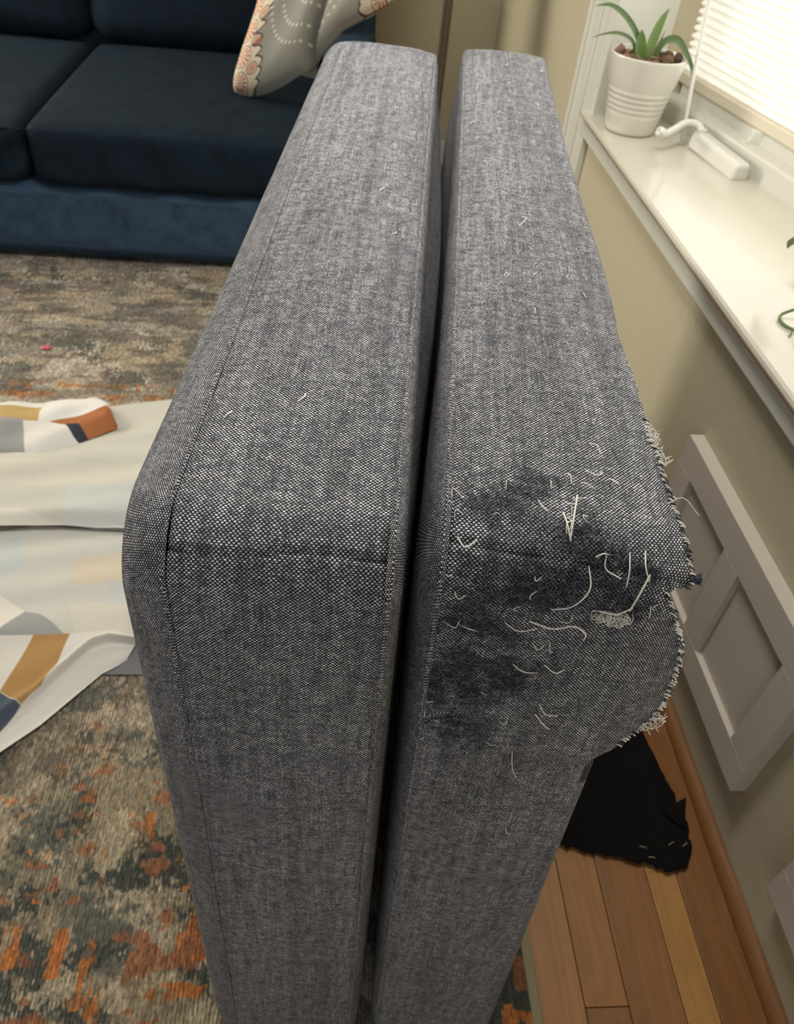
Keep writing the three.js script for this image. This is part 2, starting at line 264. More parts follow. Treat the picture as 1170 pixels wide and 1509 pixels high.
const tweedTex = dataTex(WN, WN, (x, y) => {
  const w = weave[y * WN + x], cw = WN / WC, rh = WN / WR, j = Math.floor(y / rh), q = x / cw - (j & 1) * 0.5, i = ((Math.floor(q) % WC) + WC) % WC;
  const b = w * slub(i * 2 + (j & 1), y / WN) * (0.80 + 0.30 * hash(i, j, 8) + 0.35 * (hash(i, j, 81) > 0.965) + 0.40 * (vn(i * 0.4, j * 0.4, 82, 32, 64) - 0.5) + 0.34 * (vn(i * 0.8, j * 0.8, 85, 64, 128) - 0.5)), n = 0.88 + 0.24 * hash(x >> 1, y >> 2, 5);
  return [lerp(0.155, 0.95, b) * n, lerp(0.162, 0.95, b) * n, lerp(0.20, 0.945, b) * n];
});
const tweedBump = dataTex(1024, 1024, (x, y) => { const w = weave[y * 2 * WN + x * 2]; return [w, w, w]; }, false);
const tweed = std({ map: tweedTex, roughness: 0.95, bumpMap: tweedBump, bumpScale: 0.0007, vertexColors: true, side: THREE.DoubleSide });
const darkFoam = std({ color: new THREE.Color(0.05, 0.05, 0.06), roughness: 1 });

function makeCushion(o) {
  const { L, Hh, rc } = o, t = thing('seat_cushion', o.label, 'cushion', o.at, o.turn, o.group);
  const arc = rc * Math.PI / 2, topL = L - 2 * rc, sideL = Hh - 2 * rc;
  const legs = [[arc / 2, 'a0b'], [topL, 'top'], [arc, 'a1'], [sideL, 'back'], [arc, 'a2'], [topL, 'bot'], [arc, 'a3'], [sideL, 'front'], [arc / 2, 'a0a']], total = legs.reduce((a, l) => a + l[0], 0);
  function at(s, d) {                                               // -> [depth k, y, nk, ny] at perimeter s, inset d
    let q = ((s % total) + total) % total, r = Math.min(rc + Math.max(0, d) * 0.55, Math.min(L, Hh) / 2 - d - 0.001), x0 = d + r, x1 = L - d - r, y0 = d + r, y1 = Hh - d - r;
    for (const [len, k] of legs) {
      if (q <= len + 1e-9) {
        const f = q / len, c = (cx, cy, a) => [cx + r * Math.cos(a), cy + r * Math.sin(a), Math.cos(a), Math.sin(a)], P = Math.PI;
        if (k === 'a0b') return c(x0, y1, P * 0.75 - f * P / 4); if (k === 'top') return [lerp(x0, x1, f), Hh - d, 0, 1]; if (k === 'a1') return c(x1, y1, P / 2 - f * P / 2);
        if (k === 'back') return [L - d, lerp(y1, y0, f), 1, 0]; if (k === 'a2') return c(x1, y0, -f * P / 2); if (k === 'bot') return [lerp(x1, x0, f), d, 0, -1];
        if (k === 'a3') return c(x0, y0, -P / 2 - f * P / 2); if (k === 'front') return [d, lerp(y0, y1, f), -1, 0]; return c(x0, y1, P - f * P / 4);
      }
      q -= len;
    }
    return at(0, d);
  }
  // stations
  const S = []; for (let s = 0; s < total - 1e-4;) { S.push(s); const near = s < 0.5 || s > total - 0.4; s += near ? 0.0025 : s < topL + 0.1 || s > total - Hh ? 0.0035 : 0.02; } S.push(total);
  const sg = (s) => (s > total - Hh - L / 2 ? s - total : s);
  const NB = 66, fr = [0, 0.12, 0.24, 0.36, 0.48, 0.6, 0.72, 0.84, 0.93, 1], deep = [0.06, 0.09, 0.13, 0.19, 0.26, 0.34, 0.43, Math.min(L, Hh) / 2 - 0.0012];
  const seamY = (x) => o.seam(x);
  const rows = S.map((s0) => {
    const s = sg(s0), [k, y] = at(s0, 0), e = o.edges(k, y, s), tw = o.torn ? o.torn(s) : 0, out = [];
    const put = (x, d, u, kind) => {
      const cr = 0.0009 * (fbm(x * 22 + o.seed, s * 9, 3, 3) - 0.5) * 2 + 0.003 * (fbm(x * 9, s * 5, o.seed, 2) - 0.5);
      let dd = d - cr;
      if (kind === 'b') {
        const c = Math.abs(s - seamY(x));
        dd += 0.0016 * Math.exp(-((c / 0.0012) ** 2)) - 0.0010 * Math.exp(-(((c - 0.005) / 0.0035) ** 2));
        for (const h of [-e.hl, e.hr]) {
          const w = h > 0 && o.torn ? 0 : 1, g = Math.abs(x - h);
          dd += w * (0.0009 * Math.exp(-((g / 0.0014) ** 2)) + 0.0008 * Math.exp(-(((g - 0.011) / 0.0012) ** 2)) + 0.0024 * Math.exp(-((g / 0.003) ** 2) - ((s - seamY(h) - 0.004) / 0.014) ** 2));
        }
      }
      const [pk, py] = at(s0, Math.max(dd, -0.004) < 0 ? 0 : dd), n = dd < 0 ? at(s0, 0) : [0, 0, 0, 0], sc = dd < 0 ? -dd : 0;
      const sh = o.skew ? o.skew(py + n[3] * sc, pk) : 0;
      out.push([x + sh, py + n[3] * sc, -(pk + n[2] * sc), u, s, x, kind]);
    };
    const round = (side) => {
      const h = side < 0 ? e.hl : e.hr, si = side < 0 ? e.sl : e.sr, w = side > 0 ? tw : 0, list = [];
      for (const f of fr) { const a = f * Math.PI / 2; list.push([lerp(lerp(h, si, Math.sin(a)), lerp(h - 0.012, si - 0.006, Math.sin(a)), w), lerp(0.004 + 0.04 * (1 - Math.cos(a)), 0.014 + 0.05 * (1 - Math.cos(a)), w), h + (si - h) * f * 1.25 + 0.012 * f]); }
      for (const d of deep) { const [pk, py] = at(s0, d), e2 = o.edges(pk, py, s), si = side < 0 ? e2.sl : e2.sr; list.push([si + (e2.bulge && side === e2.bside ? e2.bulge * sm(0.02, 0.07, d) : 0) + 0.003 * Math.sin(d * 5) - w * 0.006, 0.044 + d * (1 - 0.044 / deep[7]), si + d]); }
      return list.map(([x, d, u]) => [side * x, d, side * (h + (u - h) * 1.7)]);
    };
    for (const [x, d, u] of round(-1).reverse()) put(x, d, u, 'l');
    const xl = -e.hl, xr = lerp(e.hr, e.flap ?? e.hr, tw);
    for (let i = 0; i <= NB; i++) {
      const x = lerp(xl, xr, i / NB), m = Math.abs(x) / (x < 0 ? e.hl : e.hr), over = Math.max(0, x - e.hr);
      put(x, 0.004 * Math.min(1, m) ** 3 + over * 0.28 + over * over * 5, x, 'b');
    }
    for (const [x, d, u] of round(1)) put(x, d, u, 'r');
    return out;
  });
  const P = rows[0].length, c0 = fr.length + deep.length, c1 = c0 + NB;
  // smooth normals on each stretch of columns
  function panel(name, a, b, i0, i1, lab, mat = tweed) {
    const pos = [], uv = [], col = [], idx = [], nb = b - a + 1;
    for (let i = i0; i <= i1; i++) for (let j = a; j <= b; j++) {
      const q = rows[((i % (rows.length - 1)) + rows.length - 1) % (rows.length - 1)][j]; pos.push(q[0], q[1], q[2]); uv.push(q[3] / WT, q[4] / WT);
      const c = o.tint(q[5], q[4], q[6]); col.push(c[0], c[1], c[2]);
    }
    for (let i = 0; i < i1 - i0; i++) for (let j = 0; j < nb - 1; j++) { const p = i * nb + j; idx.push(p, p + 1, p + nb, p + 1, p + nb + 1, p + nb); }
    const g = new THREE.BufferGeometry(); g.setAttribute('position', new THREE.Float32BufferAttribute(pos, 3)); g.setAttribute('uv', new THREE.Float32BufferAttribute(uv, 2)); g.setAttribute('color', new THREE.Float32BufferAttribute(col, 3)); g.setIndex(idx); g.computeVertexNormals();
    return part(name, g, mat, t, lab);
  }
  const find = (s) => { let k = 0; S.forEach((v, i) => { if (Math.abs(v - s) < Math.abs(S[k] - s)) k = i; }); return k; }, N = rows.length - 1;
  const iFar = find(arc / 2 + topL + arc / 2), iBot = find(arc / 2 + topL + arc * 1.5 + sideL), iNear = find(total - arc - sideL);
  panel('top_panel', c0, c1, 0, iFar); panel('back_panel', c0, c1, iFar, iBot); panel('bottom_panel', c0, c1, iBot, iNear); panel('front_panel', c0, c1, iNear, N);
  panel('side_panel', 0, c0 - 1, 0, N); panel('side_panel_001', c1 + 1, P - 1, 0, N);
  // raised seam welts
  const point = (x, s, lift = 0) => {                               // on the boxing at cross position x and perimeter s
    const ss = ((s % total) + total) % total; let k = find(ss); const row = rows[Math.min(k, N)]; let best = row[c0];
    for (let j = c0; j <= c1; j++) if (Math.abs(row[j][5] - x) < Math.abs(best[5] - x)) best = row[j];
    const n = at(ss, 0); return new THREE.Vector3(best[0], best[1] + n[3] * lift, best[2] - n[2] * lift);
  };
  for (const side of o.torn ? [-1] : [-1, 1]) {
    const pts = []; for (let s = -0.95; s < topL; s += 0.02) { const row = rows[find(((s % total) + total) % total)], q = side < 0 ? row[c0] : row[c1]; const n = at(((s % total) + total) % total, 0); pts.push(new THREE.Vector3(q[0] + side * 0.0026, q[1] + n[3] * 0.0002, q[2] - n[2] * 0.0002)); }
    const runs = [pts];
    runs.forEach((r, i) => { if (r.length < 4) return; const g = tube(r, 0.0019, r.length * 4, 7), c = new Float32Array(g.attributes.position.count * 3).fill(0.95); const u = g.attributes.uv; for (let q = 0; q < u.count; q++) u.setXY(q, u.getY(q) * 0.03, u.getX(q) * 8); g.setAttribute('color', new THREE.BufferAttribute(c, 3)); part(side < 0 ? 'seam' : 'seam_00' + (i + 1), g, tweed, t); });
  }
  return { t, point, at, total };
}
const slubTint = (x, s, seed) => { const a = vn(x * 260 + seed, s * 7, seed), b = vn(x * 420, s * 14, seed + 5), c = fbm(x * 30, s * 9, seed + 9, 3); const e = fbm(x * 190, s * 170, seed + 21, 2); return 1.10 - 0.16 * sm(0.62, 0.9, a) - 0.12 * sm(0.6, 0.95, b) - 0.24 * (c - 0.45) - 0.42 * (e - 0.5) - 0.14 * sm(0.55, 0.75, vn(x * 60, s * 3, seed + 2)); };
const blobs = [[0.028, -0.006, 0.042, 0.013, 1], [-0.018, -0.024, 0.040, 0.016, 0.75], [-0.042, -0.07, 0.028, 0.03, 0.8], [-0.014, -0.11, 0.03, 0.03, 0.55], [-0.045, -0.128, 0.026, 0.032, 0.75], [-0.030, -0.185, 0.03, 0.025, 0.35], [-0.022, 0.053, 0.035, 0.016, 0.36], [-0.040, 0.030, 0.028, 0.016, 0.30], [0.010, 0.020, 0.02, 0.016, 0.4], [0.046, -0.026, 0.022, 0.012, 0.75]];
const fuzzAt = (x, s) => { let m = 0; for (const [bx, bs, rx, rs, k] of blobs) m = Math.max(m, k * Math.exp(-(((x - bx) / rx) ** 2) - ((s - bs) / rs) ** 2)); return clamp(m * (0.25 + 1.5 * sm(0.25, 0.7, fbm(x * 70, s * 130 + x * 40, 77, 3)))); };

const left = makeCushion({
  label: 'intact grey-blue tweed cushion standing on its edge, left of the torn one', group: undefined, at: [-0.030, 0.0125, -0.315], turn: -0.103, L: 1.26, Hh: 1.06, rc: 0.04, seed: 3,
  seam: (x) => -0.002 + 0.05 * x + 0.002 * Math.sin(x * 60),
  edges: (k, y) => { const f = k / 1.26, b = 1 - y / 1.06; return { hl: 0.062 + 0.014 * f + 0.004 * b, hr: 0.071 + 0.012 * f + 0.022 * b, sl: 0.104 + 0.004 * f + 0.002 * b, sr: 0.084 + 0.010 * f + 0.024 * b, bulge: 0.0005 + 0.0139 * k - 0.005 * f + 0.0017 * b + 0.013 * Math.sin(Math.PI * clamp(f)) ** 2, bside: 1 }; },
  tint: (x, s) => { const k = slubTint(x, s, 3); return [k, k, k * 1.02]; },
});
const flapEdge = table([[-0.24, 0.088], [-0.215, 0.090], [-0.185, 0.100], [-0.166, 0.112], [-0.156, 0.121], [-0.13, 0.126], [-0.09, 0.124], [-0.06, 0.116], [-0.042, 0.104], [-0.022, 0.086], [-0.014, 0.078], [-0.010, 0.077], [-0.0085, 0.092], [-0.005, 0.099], [0.0, 0.097], [0.02, 0.090], [0.05, 0.086], [0.09, 0.084], [0.108, 0.0845], [0.118, 0.080], [0.13, 0.081], [0.17, 0.0815], [0.26, 0.084], [0.4, 0.086]]);
const right = makeCushion({
  label: 'cat-clawed grey-blue tweed cushion with frayed dark patch and torn corner, on its edge', at: [0.145, 0.0125, -0.315], turn: -0.131, L: 1.29, Hh: 1.06, rc: 0.04, seed: 8,
  seam: (x) => -0.001 - 0.05 * x,
  skew: (y) => 0,
  torn: (s) => sm(-0.225, -0.19, s) * (1 - sm(0.14, 0.34, s)),
  edges: (k, y, s) => { const f = k / 1.29, b = 1 - y / 1.06; return { hl: 0.066 - 0.030 * b + 0.004 * f, hr: 0.062 + 0.052 * b + 0.006 * f + 0.008 * Math.exp(-(((k - 0.38) / 0.28) ** 2)), sl: 0.078 - 0.028 * b, sr: 0.077 + 0.055 * b + 0.010 * Math.exp(-(((k - 0.38) / 0.28) ** 2)), bulge: 0.0005 + 0.0139 * k - 0.005 * f + 0.0017 * b - 0.013 * Math.sin(Math.PI * clamp(f)) ** 2, bside: -1, flap: flapEdge(s) + 0.0022 * (hash(Math.floor(s * 420), 1, 5) - 0.5) + 0.003 * (vn(s * 90, 0, 9) - 0.5) }; },
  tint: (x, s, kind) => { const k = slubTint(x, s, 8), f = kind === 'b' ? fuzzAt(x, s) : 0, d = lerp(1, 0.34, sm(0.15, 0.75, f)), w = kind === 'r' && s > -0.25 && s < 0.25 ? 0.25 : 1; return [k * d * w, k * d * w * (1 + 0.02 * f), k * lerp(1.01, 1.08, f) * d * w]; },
});
{ // wear on the torn cushion: pale loose threads, navy fuzz, ragged edge
  const rnd = mulberry(99), pale = std({ color: new THREE.Color(0.84, 0.82, 0.75), roughness: 0.9 }), navyFuzz = std({ color: new THREE.Color(0.055, 0.060, 0.082), roughness: 1 }), greyFuzz = std({ color: new THREE.Color(0.20, 0.20, 0.21), roughness: 1 });
  let n = 0; const thread = (pts, r, c = right) => part(n ? 'loose_thread_' + String(n).padStart(3, '0') : 'loose_thread', tube(pts.map(([x, s, l]) => c.point(x, s, l)), r, 14, 5), pale, c.t, n++ ? undefined : 'pale frayed thread');
  const R = [[[0.004, 0.03, 0.002], [0.006, 0.02, 0.005], [0.009, 0.01, 0.002]], [[0.009, 0.012, 0.001], [0.011, 0.026, 0.006], [0.012, 0.04, 0.009]], [[0.035, -0.034, 0.002], [0.045, -0.03, 0.005], [0.054, -0.026, 0.003]], [[0.052, -0.028, 0.003], [0.054, -0.016, 0.007], [0.058, -0.004, 0.010]],
    [[0.021, -0.004, 0.003], [0.023, -0.016, 0.006], [0.014, -0.029, 0.006], [0.004, -0.036, 0.003]], [[-0.006, -0.05, 0.002], [0.010, -0.052, 0.004], [0.020, -0.046, 0.006], [0.030, -0.052, 0.005], [0.031, -0.062, 0.002]], [[0.013, -0.211, 0.001], [0.016, -0.228, 0.004], [0.022, -0.247, 0.002]], [[0.030, -0.335, 0.001], [0.033, -0.343, 0.003], [0.038, -0.346, 0.001]], [[0.018, -0.14, 0.002], [0.026, -0.147, 0.005], [0.034, -0.152, 0.002]], [[0.02, -0.155, 0.001], [0.028, -0.165, 0.004], [0.033, -0.172, 0.001]],
    [[-0.002, 0.50, 0.001], [0.001, 0.49, 0.004], [-0.006, 0.475, 0.001]], [[0.030, 0.108, 0.001], [0.033, 0.102, 0.004], [0.037, 0.098, 0.001]], [[0.040, 0.071, 0.001], [0.041, 0.062, 0.006], [0.045, 0.062, 0.003]], [[0.056, 0.010, 0.001], [0.057, 0.001, 0.005], [0.060, -0.008, 0.002]], [[0.024, 0.075, 0.002], [0.03, 0.068, 0.005], [0.036, 0.074, 0.002]], [[0.030, 0.005, 0.002], [0.032, -0.004, 0.006], [0.040, -0.008, 0.004]], [[0.046, 0.008, 0.002], [0.045, -0.004, 0.007], [0.047, -0.012, 0.003]], [[-0.062, 0.004, 0.001], [-0.055, -0.001, 0.004], [-0.05, 0.006, 0.001]], [[-0.05, -0.062, 0.001], [-0.043, -0.066, 0.002], [-0.036, -0.067, 0.001]], [[0.0, -0.058, 0.001], [-0.012, -0.060, 0.003], [-0.022, -0.056, 0.001]], [[-0.01, -0.098, 0.001], [-0.002, -0.104, 0.003], [0.010, -0.106, 0.001]], [[0.014, -0.096, 0.001], [0.022, -0.101, 0.003], [0.028, -0.099, 0.001]]];
  R.forEach((p, i) => thread(p, (i < 6 ? 0.00046 : 0.00034) + 0.0002 * rnd()));
  for (let i = 0; i < 34; i++) {                                    // short curls scattered round the patch
    const b = blobs[Math.floor(rnd() * blobs.length)], x = clamp(b[0] + (rnd() - 0.5) * b[2] * 2.6, -0.06, 0.07), s = b[1] + (rnd() - 0.5) * b[3] * 2.6, a = rnd() * 6.28, l = 0.004 + 0.008 * rnd(), q = (rnd() - 0.5) * 0.008;
    thread([[x, s, 0.001], [x + Math.cos(a) * l * 0.5 - Math.sin(a) * q, s + Math.sin(a) * l * 0.5 + Math.cos(a) * q, 0.002 + 0.003 * rnd()], [x + Math.cos(a) * l, s + Math.sin(a) * l, 0.0012]], 0.00022 + 0.0002 * rnd());
  }
  { const l = []; for (let i = 0; i < 34; i++) { const x = 0.033 + 0.022 * rnd(), s = -0.037 + 0.006 * (rnd() - 0.5), a = rnd() * 6.28, r = 0.002 + 0.004 * rnd(); l.push(tube([[x, s, 0.001], [x + r * Math.cos(a), s + r * Math.sin(a), 0.004], [x + r * Math.cos(a + 1.6), s + r * Math.sin(a + 1.6), 0.0025], [x + r * Math.cos(a + 3), s + r * Math.sin(a + 3), 0.001]].map(([p, q, h]) => right.point(p, q, h)), 0.0003, 10, 4)); } const m = part('thread_tangle', merge(l), pale, right.t, 'pale tangle of threads'); m.userData.kind = 'stuff'; }
  const hair = (count, mat, name, len, lift, pick) => {
    const list = [];
    for (let i = 0; i < count; i++) {
      const q = pick(); if (!q) continue; const [x, s] = q, a = rnd() * 6.28, l = len * (0.4 + rnd()), c = (rnd() - 0.5) * l;
      list.push(tube([right.point(x, s, 0.0003), right.point(clamp(x + Math.cos(a) * l * 0.5 - Math.sin(a) * c, -0.07, 0.1), s + Math.sin(a) * l * 0.5 + Math.cos(a) * c, lift * (0.4 + rnd())), right.point(clamp(x + Math.cos(a) * l, -0.07, 0.1), s + Math.sin(a) * l, lift * rnd() * 0.6)], 0.00012 + 0.00012 * rnd(), 4, 3));
    }
    const m = part(name, merge(list), mat, right.t); m.userData.kind = 'stuff';
  };
  const pickBlob = (lo) => () => { for (let k = 0; k < 30; k++) { const x = -0.068 + 0.15 * rnd(), s = -0.23 + 0.35 * rnd(); if (fuzzAt(x, s) > lo + rnd() * 0.7) return [x, s]; } return null; };
  hair(3000, navyFuzz, 'navy_fuzz', 0.0062, 0.0022, pickBlob(0.08));
  hair(1000, greyFuzz, 'grey_fuzz', 0.007, 0.003, pickBlob(0.05));
  // ragged edge: cut yarn ends along the flap
  const ends = [], dark = [];
  for (let s = -0.19; s < 0.15; s += 0.0011) {
    const e = flapEdge(s), a = right.point(e - 0.003, s, 0.0002), len = 0.0008 + 0.0028 * rnd() * rnd(), b = a.clone().add(new THREE.Vector3(len + 0.0025, -0.001 - 0.002 * rnd(), (rnd() - 0.5) * 0.002));
    (rnd() < 0.55 ? ends : dark).push(tube([a, a.clone().lerp(b, 0.6).add(new THREE.Vector3(0, 0.0008, 0)), b], 0.00042 + 0.0002 * rnd(), 4, 5));
  }
  for (const [s0, k] of [[0.132, 9], [0.12, 9], [0.108, 8], [-0.15, 10], [-0.157, 8]]) for (let i = 0; i < k; i++) {
    const s = s0 + (rnd() - 0.5) * 0.016, a = right.point(flapEdge(s) - 0.004, s, 0.001), w = () => (rnd() - 0.5) * 0.007; const p = [a]; for (let q = 1; q < 5; q++) p.push(a.clone().add(new THREE.Vector3(0.0028 * q + w() * 0.5, w() - 0.001 * q, w())));
    ends.push(tube(p, 0.0002 + 0.00016 * rnd(), 12, 4));
  }
  ends.push(tube([right.point(0.08, 0.051, 0), right.point(0.08, 0.052, 0).add(new THREE.Vector3(0.011, 0.003, -0.002)), right.point(0.08, 0.051, 0).add(new THREE.Vector3(0.022, -0.004, 0.004))], 0.0003, 10, 4));
  for (let i = 0; i < 26; i++) { const a = right.point(0.094, -0.003, 0.0005).add(new THREE.Vector3(0.004 * rnd(), 0.002 * (rnd() - 0.5), 0.004 * (rnd() - 0.5))), w = () => (rnd() - 0.5) * 0.006; dark.push(tube([a, a.clone().add(new THREE.Vector3(0.003 + w() * 0.5, w(), w())), a.clone().add(new THREE.Vector3(0.004 + w() * 0.6, w(), w()))], 0.00035, 6, 4)); }
  part('frayed_edge', merge(ends), pale, right.t, 'pale frayed yarn ends').userData.kind = 'stuff'; part('frayed_edge_001', merge(dark), navyFuzz, right.t, 'navy frayed yarn ends').userData.kind = 'stuff';
  n = 0;
  for (const [x, s] of [[-0.049, 0.112], [-0.001, 0.141], [0.03, 0.55], [0.05, 0.44]]) thread([[x, s, 0.0005], [x + 0.003, s + 0.003, 0.002], [x + 0.004, s + 0.008, 0.0008]], 0.0006, left);
  // pale lint along the top of the torn cushion
  n = 100;
  for (let i = 0; i < 18; i++) { const x = -0.06 + 0.12 * rnd(), s = 0.2 + 1.0 * rnd(), a = rnd() * 6.28; thread([[x, s, 0.0005], [x + Math.cos(a) * 0.004, s + Math.sin(a) * 0.004, 0.002], [x + Math.cos(a) * 0.007, s + Math.sin(a) * 0.009, 0.0006]], 0.00035); }
}

// ------------------------------------------------------------------ navy velvet sofa along the far wall
const velvetTex = dataTex(512, 512, (i, j) => { const n = fbm(i / 40, j / 40, 3, 4, 13, 13), m = fbm(i / 7, j / 7, 9, 2, 74, 74), k = 0.78 + 0.3 * n + 0.14 * (m - 0.5); return [k, k, k]; });
velvetTex.repeat.set(1.6, 1.6);
const velvet = (r, g, b) => phys({ color: new THREE.Color(r, g, b), map: velvetTex, roughness: 0.9, specularIntensity: 0.25, sheen: 1, sheenColor: new THREE.Color(0.028, 0.04, 0.06), sheenRoughness: 0.45 });
const velvetA = velvet(0.0095, 0.0185, 0.030), velvetB = velvet(0.050, 0.088, 0.148);
const sofa = thing('sofa', 'dark navy velvet sofa with loose seat and back cushions along the far wall', 'sofa', [-1.0, 0, -2.80]);
{ // local: x to the right, z towards the camera; front rail at z = 0
  const put = (n, g, m, x, y, z, rx = 0) => { g.rotateX(rx); g.translate(x, y, z); return part(n, g, m, sofa); };
  put('base', softBox(2.9, 0.262, 1.22, 0.02, [0, 0, 0.003], [20, 6, 10]), velvetB, -0.3, 0.16, -0.61);
  put('seat_cushion', softBox(0.965, 0.195, 1.10, 0.035, [0.004, 0.022, 0.012], [40, 14, 30], (v) => { const f = sm(0.35, 0.55, v.z); v.z += 0.006 * f * Math.sin(v.x * 26 + v.y * 20) * sm(0.05, -0.09, v.y); }), velvetA, 0.487, 0.388, -0.525);
  put('seat_cushion_001', softBox(0.985, 0.195, 1.10, 0.035, [0.004, 0.022, 0.012], [40, 14, 30], (v) => { const f = sm(0.3, 0.55, v.z) * sm(0.2, 0.5, v.x); v.z += 0.012 * f * Math.sin(v.x * 38 - v.y * 50) - 0.01 * f; v.x -= 0.012 * f * sm(0, -0.1, v.y); }), velvetA, -0.497, 0.386, -0.528);
  for (const [x, w] of [[0.487, 0.955], [-0.497, 0.975]]) part(x < 0 ? 'piping_001' : 'piping', tube(Array.from({ length: 15 }, (_, i) => { const q = (i / 14 - 0.5) * w; return [x + q, 0.466 + 0.006 * (1 - (2 * q / w) ** 2), 0.0125 + 0.007 * (1 - (2 * q / w) ** 2)]; }), 0.0038, 40, 7), velvetA, sofa);
  put('back_cushion', softBox(0.985, 0.50, 0.24, 0.08, [0.01, 0.02, 0.05], [30, 20, 14]), velvetA, 0.487, 0.735, -1.16, -0.16);
  put('back_cushion_001', softBox(0.985, 0.50, 0.24, 0.08, [0.01, 0.02, 0.05], [30, 20, 14]), velvetA, -0.505, 0.735, -1.16, -0.16);
  put('arm', softBox(0.23, 0.57, 1.24, 0.045, [0.005, 0.01, 0.01], [12, 20, 24]), velvetB, 1.085, 0.311, -0.62);
  put('arm_001', softBox(0.23, 0.62, 1.24, 0.045, [0.005, 0.01, 0.01], [8, 12, 12]), velvetB, -1.64, 0.336, -0.62);
  put('back_frame', softBox(2.95, 0.78, 0.16, 0.04, [0, 0.005, 0.005], [20, 12, 4]), velvetB, -0.28, 0.42, -1.26);
  const foot = new THREE.CylinderGeometry(0.03, 0.022, 0.03, 12), fm = std({ color: new THREE.Color(0.03, 0.02, 0.015), roughness: 0.5 });
  [[1.05, -0.08], [-1.6, -0.08], [1.05, -1.15], [-1.6, -1.15]].forEach(([x, z], i) => { const m = part(i ? 'foot_00' + i : 'foot', foot, fm, sofa); m.position.set(x, 0.027, z); });
}

// ------------------------------------------------------------------ throw pillow in the corner of the sofa
{
  const P = 512, cream = '#d8cbb2', grey = '#96948a', red = '#b8573f', dark = '#4a443e';
  const tex = canvasTex(1024, 1024, (c, w, h) => {
    c.fillStyle = grey; c.fillRect(0, 0, w, h);
    // border of medallions on the left and right sides
    for (const [x0, x1] of [[0, 210], [800, 1024]]) {
      c.fillStyle = cream; c.beginPath(); c.moveTo(x0, 0);
      if (x0 === 0) { c.lineTo(170, 0); for (let y = 0; y <= 1024; y += 64) c.quadraticCurveTo(250, y + 16, 170 + 40 * Math.sin(y / 60), y + 64); c.lineTo(0, 1024); } else { c.lineTo(1024, 0); c.lineTo(1024, 1024); c.lineTo(840, 1024); for (let y = 1024; y >= 0; y -= 64) c.quadraticCurveTo(770, y - 16, 840 + 40 * Math.sin(y / 60), y - 64); }
      c.closePath(); c.fill(); c.strokeStyle = dark; c.lineWidth = 9; c.stroke();
    }
    c.fillStyle = cream; c.fillRect(0, 0, 1024, 120); c.strokeStyle = dark; c.lineWidth = 8; c.beginPath(); for (let x = 0; x <= 1024; x += 16) c.lineTo(x, 120 + 22 * Math.sin(x / 45)); c.stroke();
    const med = (x, y, r) => { c.strokeStyle = red; c.fillStyle = red; for (let k = 0; k < 12; k++) { const a = (k / 12) * 6.283; c.beginPath(); c.ellipse(x + Math.cos(a) * r * 0.68, y + Math.sin(a) * r * 0.68, r * 0.24, r * 0.09, a, 0, 6.283); c.fill(); } c.lineWidth = 5; c.beginPath(); c.arc(x, y, r * 0.3, 0, 6.283); c.stroke(); c.beginPath(); c.arc(x, y, r * 0.12, 0, 6.283); c.fill(); c.strokeStyle = dark; c.lineWidth = 4; c.beginPath(); c.arc(x, y, r * 1.02, 0, 6.283); c.stroke(); };
    for (let y = 70; y < 1024; y += 150) { med(80, y, 62); med(940, y, 72); } for (let x = 240; x < 800; x += 140) med(x, 55, 48);
    for (let y = 145; y < 1024; y += 150) { med(165, y, 34); med(850, y, 40); }
    c.fillStyle = '#d5d2bd'; for (const r of [150, 235, 300]) for (let k = 0; k < r / 5; k++) { const a = (k / (r / 5)) * 6.283; c.beginPath(); c.ellipse(512 + Math.cos(a) * r, 512 + Math.sin(a) * r * 1.25, 9, 7, a, 0, 6.283); c.fill(); }
  });
  const t = thing('throw_pillow', 'grey throw pillow with cream dots and red medallion borders in the sofa corner', 'pillow');
  const A = new THREE.Vector3(-0.385, 0.488, -3.17), B = new THREE.Vector3(0.235, 0.845, -3.20), AB = B.clone().sub(A), up = new THREE.Vector3(0.17, 0.46, -0.26), nrm = AB.clone().cross(up).normalize();
  const sheet = (side) => grid(64, 56, (u, v) => {
    const su = u * 2 - 1, sv = 1 - v * 2, ed = Math.pow(clamp((1 - su ** 4) * (1 - sv ** 4)), 0.42), pin = 1 - 0.10 * (1 - sv * sv) * Math.abs(su) ** 3, pv = 1 - 0.10 * (1 - su * su) * Math.abs(sv) ** 3, rr = 1 - 0.09 * su ** 4 * sv ** 4;
    const crease = 0.11 * Math.exp(-(((u - 0.53 - 0.10 * (0.5 - v)) / 0.034) ** 2)) * sm(0.25, 0.85, v) * (side > 0 ? 1 : 0.3), pt = A.clone().addScaledVector(AB, 0.5 + su * pin * rr * 0.5).addScaledVector(up, 0.5 + sv * pv * rr * 0.5);
    pt.addScaledVector(nrm, (side > 0 ? lerp(0.115, 0.075, u) : -0.05) * ed - crease + 0.005 * Math.sin(u * 17 + v * 9) * ed); pt.y -= 0.075 * Math.sin(Math.PI * Math.min(1, u * 1.5)) * v * v; return pt.toArray();
  }, (u, v) => [u, 1 - v]);
  const mat = std({ map: tex, roughness: 0.95, side: THREE.DoubleSide });
  part('front_cover', sheet(1), mat, t); part('back_cover', sheet(-1), mat, t);
}

